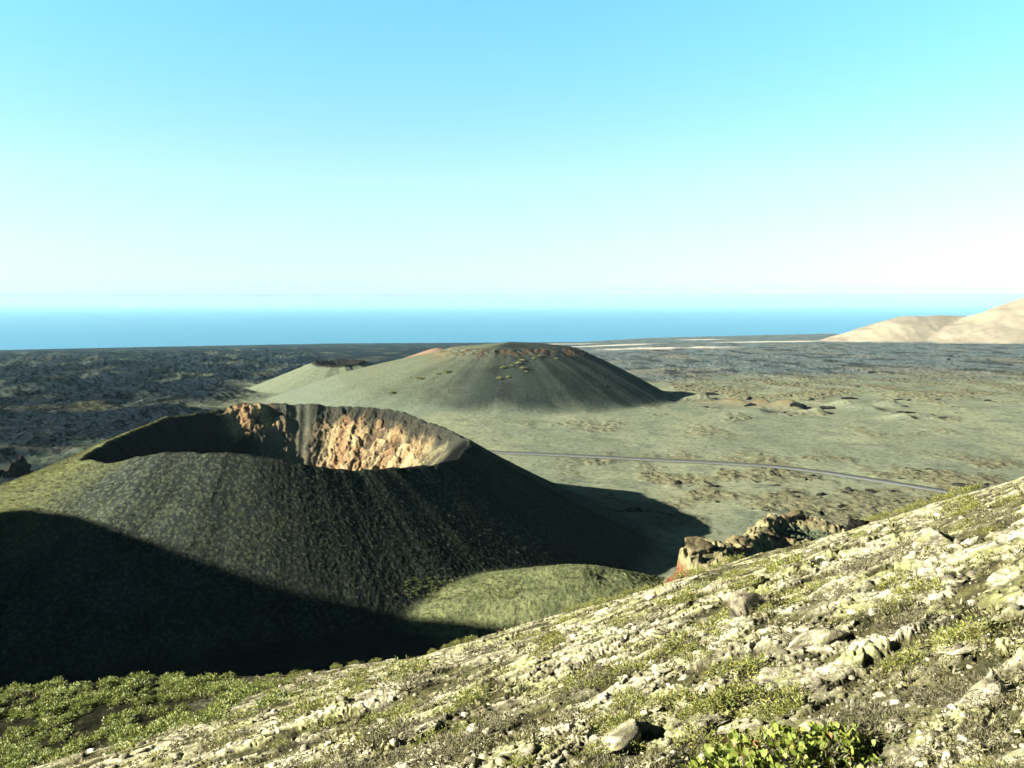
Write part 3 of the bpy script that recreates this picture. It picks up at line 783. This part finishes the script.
single_rock('flat_stone', 820, 640, 5, 40, (0.62, 0.46, 0.36), 305, pal, 'pale cracked slab in the middle of the near slope', rz=0.6, flat=0.42, sink=0.02)
single_rock('boulder', 940, 540, 6, 60, (0.5, 0.34, 0.4), 306, pal, 'square pale stone just under the right skyline', rz=0.3, flat=0.7, sink=0.02)
pk = crest([859])[0]; ks = pk[1] / 25.0
single_rock('dark_rock', 0, 0, 0, 0, (0.40 * ks, 0.38 * ks, 0.60 * ks), 307, drk, 'black upright rock on the skyline right of the broken ring', mat='rock', flat=0.95, sink=0.05, tilt=False, rough=0.34, at=pk)
# crags of the spur and its ring
spc = ((0.21, 0.185, 0.10), (0.38, 0.34, 0.185), (0.30, 0.16, 0.085))
for (cpx, cpy, d, sz, seed, cols, lab) in (
        (679, 574, 231, (2.8, 3.2, 2.8), 311, ((0.12, 0.05, 0.03), (0.25, 0.09, 0.05), (0.20, 0.16, 0.08)), 'brick red outcrop at the left foot of the rocky spur'),
        (700, 562, 236, (5.6, 5.0, 4.0), 312, spc, 'olive brown outcrop above the red one on the rocky spur'),
        (738, 556, 250, (4.6, 5.0, 3.2), 313, spc, 'knobbly brown outcrop in the middle of the rocky spur'),
        (771, 530, 292, (3.6, 3.8, 4.2), 314, ((0.05, 0.045, 0.03), (0.20, 0.18, 0.10), None), 'tall ragged crag at the left end of the broken ring'),
        (797, 522, 314, (5.2, 2.6, 2.4), 315, spc, 'brown crag on the far side of the broken ring'),
        (822, 525, 314, (4.4, 2.6, 2.6), 316, ((0.10, 0.04, 0.025), (0.24, 0.11, 0.06), None), 'reddish crag on the far side of the broken ring'),
        (775, 553, 268, (6.0, 3.0, 1.8), 317, spc, 'low rubble bank on the near side of the broken ring'),
        (802, 556, 262, (2.6, 2.0, 1.8), 318, drk, 'small dark stone on the near side of the broken ring')):
    p = pt(cpx, cpy, d); p[2] = float(H(p[0], p[1])[0]) + 0.15 * sz[2]
    single_rock('outcrop', 0, 0, 0, 0, sz, seed, cols, lab, 'outcrop', flat=0.85, mat='crag', rz=random.uniform(-.4, .4), sink=0.4, tilt=False, rough=0.30, at=p)
# dark crag at the left edge of the picture, and the dark lip of the low pale cone
rdk = ((0.026, 0.020, 0.018), (0.085, 0.050, 0.036), None)
for (cpx, cpy, d, sz, seed, lab) in (
        (14, 476, 520, (11, 10, 13), 321, 'reddish black crag standing at the left edge of the picture'),
        (34, 482, 520, (6, 6, 5.5), 322, 'lower black crag right beside the one at the left edge'),
        (-6, 486, 516, (10, 8, 9), 323, 'dark crag cut by the left edge of the picture')):
    p = pt(cpx, cpy, d); p[2] = float(H(p[0], p[1])[0])
    single_rock('lava_crag', 0, 0, 0, 0, sz, seed, rdk, lab, 'crag', flat=0.95, mat='crag', rz=0, sink=0.8, tilt=False, rough=0.34, at=p)
for (cpx, sz, seed, lab) in ((321, (9, 7, 5.0), 331, 'leftmost dark rock on the lip of the low pale cone'), (340, (12, 7, 6.5), 332, 'middle dark rock on the lip of the low pale cone'), (357, (9, 7, 5), 333, 'rightmost dark rock on the lip of the low pale cone')):
    u, v = ray(cpx, 368); p = np.array([u * 1150, 1150, 0]); p[2] = float(H(p[0], p[1])[0])
    single_rock('lip_rock', 0, 0, 0, 0, sz, seed, rdk, lab, 'rock', flat=0.8, mat='crag', sink=0.5, tilt=False, rough=0.3, at=p)
# black blocks among the mounds: lava rocks, some standing in for cave shadow
lv = [(711, 394, 12, 4.5, 'black block standing in for the cave shadow at the right foot of the rounded hill'), (796, 405, 10, 5.5, 'black block standing in for the cave shadow on the shaded side of the tan mound on the plain'),
      (825, 408, 11, 5, 'black lava block right of the tan mound, lowest of the plain row'), (849, 398, 11, 4, 'black block standing in for the cave shadow behind the middle of the plain row'),
      (873, 372, 9, 8, 'lone dark rock standing far out on the plain'), (899, 399, 8, 3, 'dark lava block toward the right end of the plain row'),
      (906, 412, 9, 4, 'small dark lava block below the right end of the plain row'), (749, 405, 9, 4, 'small dark lava block left of the tan mound')]
for k, (cpx, cpy, w, h, lab) in enumerate(lv):
    p = hits([cpx], [cpy + 1], 400, 2500, 1500)[0][0]
    single_rock('dark_block', 0, 0, 0, 0, (w, w * 0.6, h), 341 + k, drk, lab, 'rock', flat=0.8, mat='crag', sink=0.3, tilt=False, rough=0.34, at=p)
# many smaller lava blocks in the cracked patches
pr = []
for k in range(5):
    v, f = rock_shape(360 + k, 2, 0.6, 0.34); o = mesh_np('lava_rock', v, f, M['crag'], rock_cols(v, k, *drk), smooth=False)
    tag(o, 'small black lava rock in the cracked patches of the plain', 'rock', 'small black lava rocks on the plain'); pr.append(o)
px = g.uniform(560, 1024, 2600); py = np.where(g.uniform(size=2600) < 0.55, g.uniform(468, 520, 2600), g.uniform(358, 420, 2600))
P, ok = hits(px, py, 200, 4000, 500); P = P[ok & (P[:, 1] > 420)]
rpm = rough_patches(P[:, 0], P[:, 1]); cl = fbm(P[:, 0] / 22, P[:, 1] / 22, 3, 203)
P = P[(rpm > 0.25) & (cl > 0.10) & (road_dist(P[:, 0], P[:, 1]) > 18)][:280]
for k, p in enumerate(P):
    o = pr[k] if k < 5 else dup(pr[k % 5])
    sz = (0.65 + 0.0015 * p[1]) * float(np.exp(g.normal(0, 0.45)))
    place(o, p, (sz * g.uniform(1, 2.6), sz * g.uniform(0.6, 1.2), sz * g.uniform(0.7, 1.3)), tilt=False, sink=0.15 * sz)

# loose rubble between the stones: nobody could count it
def merge(name, protos, pos, size, mat, cols_fn, label, cat, rot=True, seed=5, squash=0.7):
    gg = np.random.default_rng(seed); VV, FF, CC = [], [], []; off = 0
    which = gg.integers(0, len(protos), len(pos))
    for w, (v, f, c) in enumerate(protos):
        I = np.where(which == w)[0]
        if not len(I): continue
        a = gg.uniform(0, 6.28, len(I)); ca, sa = np.cos(a), np.sin(a)
        sx = size[I][:, None] * v[None, :, 0]; sy = size[I][:, None] * v[None, :, 1]; sz = size[I][:, None] * v[None, :, 2]
        X = ca[:, None] * sx - sa[:, None] * sy; Y = sa[:, None] * sx + ca[:, None] * sy
        q = np.stack([X + pos[I, 0:1], Y + pos[I, 1:2], sz + pos[I, 2:3]], -1).reshape(-1, 3)
        VV.append(q); FF.append((f[None] + (np.arange(len(I)) * len(v))[:, None, None]).reshape(-1, f.shape[1]) + off)
        tone = cols_fn(pos[I], gg); CC.append((c[None] * tone[:, None]).reshape(-1, 3)); off += len(q)
    o = mesh_np(name, np.concatenate(VV), np.concatenate(FF), mat, np.concatenate(CC), smooth=False)
    tag(o, label, cat, None, 'stuff'); return o
rp = []
for k in range(6):
    v, f = rock_shape(400 + k, 2 if k < 3 else 1, 0.6, 0.2, 7); rp.append((v, f, np.ones_like(v)))
N = 4500
px = g.uniform(60, 1060, N); py = skyline(px) + 2 + g.uniform(0, 1, N) * (790 - skyline(px))
P, ok = hits_near(px, py, 2.5, 70); P = P[ok]; P = P[~dark_shoulder(P)]
d = np.hypot(P[:, 0], P[:, 1]); sz = (0.008 + 0.0019 * d) * np.exp(g.normal(0, 0.65, len(P))); sz = np.minimum(sz, 0.2)
rubc = lambda p, gg: (np.array(PALE) + (np.array(PALE2) - PALE) * gg.uniform(0, 1, (len(p), 1)) ** 1.2) * gg.uniform(0.55, 1.05, (len(p), 1))
merge('rubble', rp, P, sz, M['rock'], rubc, 'loose pale crumbs of lichen-crusted rubble all over the near slope', 'rubble')

# ------------------------------------------------------------------ plants
def leaf_material(name):
    m = bpy.data.materials.new(name); m.use_nodes = True; t = m.node_tree; b = t.nodes['Principled BSDF']
    a = t.nodes.new('ShaderNodeAttribute'); a.attribute_name = 'Col'; t.links.new(a.outputs['Color'], b.inputs['Base Color'])
    b.inputs['Roughness'].default_value = 0.6; b.inputs['Specular IOR Level'].default_value = 0.25
    tr = t.nodes.new('ShaderNodeBsdfTranslucent'); t.links.new(a.outputs['Color'], tr.inputs['Color'])
    mx = t.nodes.new('ShaderNodeMixShader'); mx.inputs[0].default_value = 0.28
    t.links.new(b.outputs[0], mx.inputs[1]); t.links.new(tr.outputs[0], mx.inputs[2]); t.links.new(mx.outputs[0], t.nodes['Material Output'].inputs[0])
    return m
M['leaf'] = leaf_material('leaf_green'); M['twig'] = material('twig_bark', color=(0.20, 0.17, 0.12), scale=30, amount=0.3)
M['tuft'] = leaf_material('tuft_green')

def leaves(seed, n, R, flat, ln, wd, ca, cb, cc=None, up=0.5, clump=0, rnd=False):
    """n folded leaves spread through a dome of radius R; returns verts, faces, colours"""
    q = np.random.default_rng(seed)
    d = q.normal(size=(n, 3)); d[:, 2] = np.abs(d[:, 2]); d /= np.linalg.norm(d, axis=1)[:, None]
    rad = R * q.uniform(0.25, 1.0, n) ** 0.45
    lump = 1 + 0.35 * fbm(d[:, 0] * 2 + seed, d[:, 1] * 2 + d[:, 2], 3, seed)
    c = d * (rad * lump)[:, None] * np.array([1, 1, flat])
    if clump:
        k = q.integers(0, clump, n); cen = c[:clump]; c = cen[k] + q.normal(size=(n, 3)) * R * 0.10; c[:, 2] = np.maximum(c[:, 2], 0.01)
        d = (c - cen[k]) / (np.linalg.norm(c - cen[k], axis=1)[:, None] + 1e-6) * 0.7 + d[k] * 0.5
    ax = d + q.normal(size=(n, 3)) * 0.55 + np.array([0, 0, up]); ax /= np.linalg.norm(ax, axis=1)[:, None]
    sd = np.cross(ax, q.normal(size=(n, 3))); sd /= np.linalg.norm(sd, axis=1)[:, None]; nm = np.cross(ax, sd)
    L = ln * q.uniform(0.6, 1.25, n)[:, None]; Wd = wd * q.uniform(0.7, 1.2, n)[:, None]
    if rnd:
        pts = [(-0.05, 0, 0), (0.25, 0.5, 0.10), (0.72, 0.46, 0.12), (1.0, 0, 0), (0.72, -0.46, 0.12), (0.25, -0.5, 0.10)]
        fc = [(0, 1, 2, 3), (0, 3, 4, 5)]
    else:
        pts = [(0, 0, 0), (0.45, 0.5, 0.10), (1.0, 0, 0), (0.45, -0.5, 0.10)]; fc = [(0, 1, 2, 2), (0, 2, 3, 3)]
    vs = np.stack([c + ax * L * a + sd * Wd * b + nm * Wd * e for a, b, e in pts], 1)
    m = len(pts); fcs = np.array(fc)
    if not rnd: fcs = np.array([(0, 1, 2), (0, 2, 3)])
    F_ = (fcs[None] + (np.arange(n) * m)[:, None, None]).reshape(-1, fcs.shape[1])
    t = q.uniform(0, 1, (n, 1)); col = np.array(ca) + (np.array(cb) - ca) * t
    if cc is not None: col = np.where(q.uniform(size=(n, 1)) < 0.10, np.array(cc), col)
    return vs.reshape(-1, 3), F_, np.repeat(col, m, 0)
def twigs(seed, n, R, flat, th):
    q = np.random.default_rng(seed); V_, F_ = [], []; off = 0
    for _ in range(n):
        d = q.normal(size=3); d[2] = abs(d[2]) + 0.15; d /= np.linalg.norm(d); e = d * R * q.uniform(0.6, 1.0) * np.array([1, 1, flat])
        mid = e * 0.5 + q.normal(size=3) * R * 0.10; mid[2] = abs(mid[2]); P3 = [q.normal(size=3) * R * 0.06 * np.array([1, 1, 0]), mid, e]
        for j, (p, r_) in enumerate(zip(P3, (th, th * 0.7, th * 0.35))):
            for k in range(4): V_.append(p + r_ * np.array([math.cos(k * 1.571), math.sin(k * 1.571), 0.3 * math.cos(k * 1.571)]))
        for j in range(2):
            for k in range(4): F_.append((off + 4 * j + k, off + 4 * j + (k + 1) % 4, off + 4 * j + 4 + (k + 1) % 4, off + 4 * j + 4 + k))
        off += 12
    return np.array(V_), np.array(F_)
def empty(name, loc):
    e = bpy.data.objects.new(name, None); e.location = loc; e.empty_display_size = 0.2; COL.objects.link(e); return e

GR1, GR2, YEL, ORA = (0.21, 0.30, 0.04), (0.46, 0.54, 0.09), (0.48, 0.42, 0.09), (0.48, 0.26, 0.10)
# the leafy shrub at the bottom edge
p = hits([782], [764], 3, 30, 1500)[0][0]
rt = empty('leafy_shrub', tuple(p - np.array([0, 0, 0.03])))
tag(rt, 'bright green round-leaved shrub with a few orange leaves at the bottom edge', 'shrub')
Vs, Fs, Cs = [], [], []; TV, TF = [], []; of = tof = 0
for k, (ox, oy, R) in enumerate(((-0.42, 0.0, 0.26), (-0.15, 0.05, 0.33), (0.16, -0.02, 0.30), (0.42, 0.03, 0.24), (0.0, -0.25, 0.28), (-0.3, -0.28, 0.24), (0.33, -0.22, 0.22))):
    v, f, c = leaves(500 + k, 240, R, 0.62, 0.052, 0.044, GR1, GR2, ORA if k % 2 else YEL, clump=26, rnd=True)
    zo = float(H(p[0] + ox, p[1] + oy)[0]) - p[2]
    Vs.append(v + np.array([ox, oy, zo])); Fs.append(f + of); Cs.append(c); of += len(v)
    v, f = twigs(520 + k, 34, R, 0.7, 0.006); TV.append(v + np.array([ox, oy, zo])); TF.append(f + tof); tof += len(v)
mesh_np('foliage', np.concatenate(Vs), np.concatenate(Fs), M['leaf'], np.concatenate(Cs), smooth=False, parent=rt)
mesh_np('twigs', np.concatenate(TV), np.concatenate(TF), M['twig'], None, smooth=False, parent=rt)

def plant_protos(name, label, group, n, spec, seed):
    out = []
    for k in range(n):
        ln, wd, nl, flat, ca, cb, cc, cl, th = spec
        rt = empty(name, (0, 0, 0)); tag(rt, label, 'shrub' if 'shrub' in name else 'plant', group)
        v, f, c = leaves(seed + k, nl, 1.0, flat, ln, wd, ca, cb, cc, clump=cl)
        mesh_np('foliage', v, f, M['tuft'], c, smooth=False, parent=rt)
        v, f = twigs(seed + 50 + k, 14, 0.9, flat, th); mesh_np('stems', v, f, M['twig'], None, smooth=False, parent=rt)
        out.append(rt)
    return out
YG1, YG2, YG3 = (0.22, 0.27, 0.055), (0.50, 0.52, 0.13), (0.56, 0.50, 0.10)
# spurge-like plants on the rocky slope
pp = plant_protos('spurge_plant', 'yellow-green spurge plant growing among the pale stones of the near slope', 'yellow-green spurge plants on the near slope', 6, (0.15, 0.055, 620, 0.75, YG1, YG2, YG3, 30, 0.02), 600)
px = g.uniform(140, 1024, 700); py = skyline(px) + g.uniform(0, 1, 700) ** 1.3 * (775 - skyline(px)) + 2
P, ok = hits_near(px, py, 3.2, 70); P = P[ok]; P = P[~dark_shoulder(P)]
dn = fbm(P[:, 0] / 2.6, P[:, 1] / 2.6, 3, 207) + 0.16 * g.uniform(-1, 1, len(P))
P = P[dn > 0.10][:150]
sk = np.concatenate([np.array([350, 372, 430, 444, 457, 470, 330, 300, 575, 590, 600, 612, 622, 634, 650, 690, 705, 720, 735, 868, 878, 888, 900, 912, 925, 948, 960, 975]) + 0.0])
PS = crest(sk)
allp = np.concatenate([P, PS])
for k, p in enumerate(allp):
    o = pp[k] if k < 6 else dup(pp[k % 6])
    d = math.hypot(p[0], p[1]); sz = (0.09 + 0.0085 * d) * float(np.exp(g.normal(0, 0.30)))
    if k >= len(P): sz = min(0.008 * d + 0.08, 0.45) * g.uniform(0.6, 1.2)
    place(o, p, (sz * g.uniform(1, 1.5), sz * g.uniform(1, 1.3), sz), sink=0.03)
# dry grey-green twiggy plants
dp = plant_protos('dry_shrub', 'grey twiggy half-dry shrub lying flat on the near slope', 'dry twiggy shrubs on the near slope', 3, (0.16, 0.03, 520, 0.5, (0.17, 0.16, 0.08), (0.33, 0.31, 0.18), None, 30, 0.016), 640)
px = g.uniform(300, 1024, 300); py = skyline(px) + g.uniform(0.1, 1, 300) * (775 - skyline(px))
P, ok = hits_near(px, py, 3.2, 50); P = P[ok]; P = P[~dark_shoulder(P)]; dn = fbm(P[:, 0] / 2.2 + 9, P[:, 1] / 2.2, 3, 208); P = P[dn > 0.03][:80]
for k, p in enumerate(P):
    o = dp[k] if k < 3 else dup(dp[k % 3]); d = math.hypot(p[0], p[1]); sz = (0.13 + 0.010 * d) * float(np.exp(g.normal(0, 0.3)))
    place(o, p, (sz * 1.4, sz * 1.1, sz), sink=0.03)
# bushes on the dark shoulder at the bottom left
bp_ = plant_protos('cushion_shrub', 'pale green cushion shrub on the dark shoulder at the bottom left', 'cushion shrubs on the bottom left shoulder', 6, (0.25, 0.12, 300, 0.85, (0.20, 0.28, 0.045), (0.44, 0.52, 0.12), (0.54, 0.52, 0.13), 34, 0.02), 660)
px = np.concatenate([g.uniform(-10, 330, 520), g.uniform(0, 330, 60)]); py = np.concatenate([676 + g.uniform(0, 1, 520) ** 1.2 * 100, skyline(np.linspace(0, 330, 60)) + 6])
P, ok = hits_near(px, py, 12, 110); P = P[ok]; P = P[dark_shoulder(P) | (g.uniform(size=len(P)) < 0.25)]; dd = np.hypot(P[:, 0], P[:, 1])
P = P[(dd > 24) & (fbm(P[:, 0] / 5, P[:, 1] / 5, 3, 209) > -0.19)][:250]
for k, p in enumerate(P):
    o = bp_[k] if k < 6 else dup(bp_[k % 6]); sz = g.uniform(0.28, 0.66) * (0.6 + 0.4 * math.hypot(p[0], p[1]) / 55)
    place(o, p, (sz * g.uniform(1, 1.6), sz * g.uniform(1, 1.3), sz), sink=0.05)
# bushes on the rounded hill
hb = []
for k in range(3):
    v, f, c = leaves(680 + k, 260, 1.0, 0.6, 0.42, 0.24, (0.30, 0.33, 0.10), (0.55, 0.58, 0.20))
    o = mesh_np('hill_bush', v, f, M['tuft'], c, smooth=False); tag(o, 'green bush dotting the dark face of the rounded hill', 'bush', 'bushes on the rounded hill'); hb.append(o)
BP = [(421, 379, 3.4), (447, 372.5, 4.2), (499, 379, 3.4), (508, 377.5, 2.6), (503, 368, 3.2), (518, 364, 3.6), (522.5, 369, 3.6), (522, 361, 3.0), (392, 393, 3.2), (539, 356, 2.6), (438, 374, 2.4), (533, 359, 2.4), (526, 372, 2.2), (512, 366, 2.0), (556, 359, 2.2), (418, 378, 2.4)]
P, ok = hits([b_[0] for b_ in BP], [b_[1] for b_ in BP], 600, 1100, 1500)
for k, (p, b_) in enumerate(zip(P, BP)):
    o = hb[k] if k < 3 else dup(hb[k % 3]); place(o, p, (b_[2] * 0.85, b_[2] * 0.85, b_[2] * 0.8), tilt=False, sink=0.2)
# ground cover: lichen and low herbs nobody could count
tp = []
for k in range(4):
    v, f, c = leaves(700 + k, 16, 1.0, 0.5, 0.75, 0.30, (0.8, 0.8, 0.8), (1.2, 1.2, 1.2)); tp.append((v, f, c))
N = 12000
px = g.uniform(-20, 1050, N); py = skyline(np.clip(px, 0, 1024)) + g.uniform(0, 1, N) ** 1.1 * (795 - skyline(np.clip(px, 0, 1024)))
P, ok = hits_near(px, py, 2.5, 90); P = P[ok]; P = P[~(dark_shoulder(P) & (g.uniform(size=len(P)) < 0.8))]; dn = fbm(P[:, 0] / 1.6, P[:, 1] / 1.6, 3, 210) + 0.2 * g.uniform(-1, 1, len(P)); P = P[dn > 0.10]
d = np.hypot(P[:, 0], P[:, 1]); sz = np.minimum(0.014 + 0.0030 * d, 0.2) * np.exp(g.normal(0, 0.35, len(P)))
tcol = lambda p, gg: np.array((0.14, 0.14, 0.05)) + (np.array((0.42, 0.39, 0.17)) - np.array((0.14, 0.14, 0.05))) * gg.uniform(0, 1, (len(p), 1))
merge('ground_cover', tp, P, sz, M['tuft'], tcol, 'low yellowish herbs and lichen tufts creeping over the near slope', 'ground cover', seed=8)
# tufts on the flank of the open crater and along its foot
N = 9000
th_ = np.radians(g.uniform(150, 330, N)); rr_ = g.uniform(82, 190, N)
X = RC[0] + rr_ * np.cos(th_); Y = RC[1] + rr_ * np.sin(th_); Z, _, rg_ = surface(X, Y, False)
td = np.degrees(th_); keep = (rg_ == 3) & (g.uniform(size=N) < np.clip(ss(265, 205, td) + 0.22 + 0.5 * ss(140, 165, rr_), 0, 1))
P = np.stack([X, Y, Z], 1)[keep]; lw = ss(262, 205, td[keep])[:, None]
P2, ok = hits(g.uniform(405, 520, 260), g.uniform(578, 600, 260), 200, 420, 700); P2 = P2[ok]
q_ = np.concatenate([P, P2]); sz = g.uniform(0.28, 0.75, len(q_))
toneA = np.concatenate([(0.055, 0.06, 0.028) + (np.array((0.25, 0.27, 0.055)) - np.array((0.055, 0.06, 0.028))) * lw * g.uniform(0.3, 1, lw.shape), np.tile((0.22, 0.25, 0.06), (len(P2), 1))])
look = {tuple(np.round(a, 4)): b for a, b in zip(q_, toneA)}
merge('crater_tufts', tp, q_, sz, M['tuft'], lambda p, gg: np.array([look[tuple(np.round(a, 4))] for a in p]), 'sparse yellow-green tufts over the flank of the open crater', 'ground cover', seed=9)
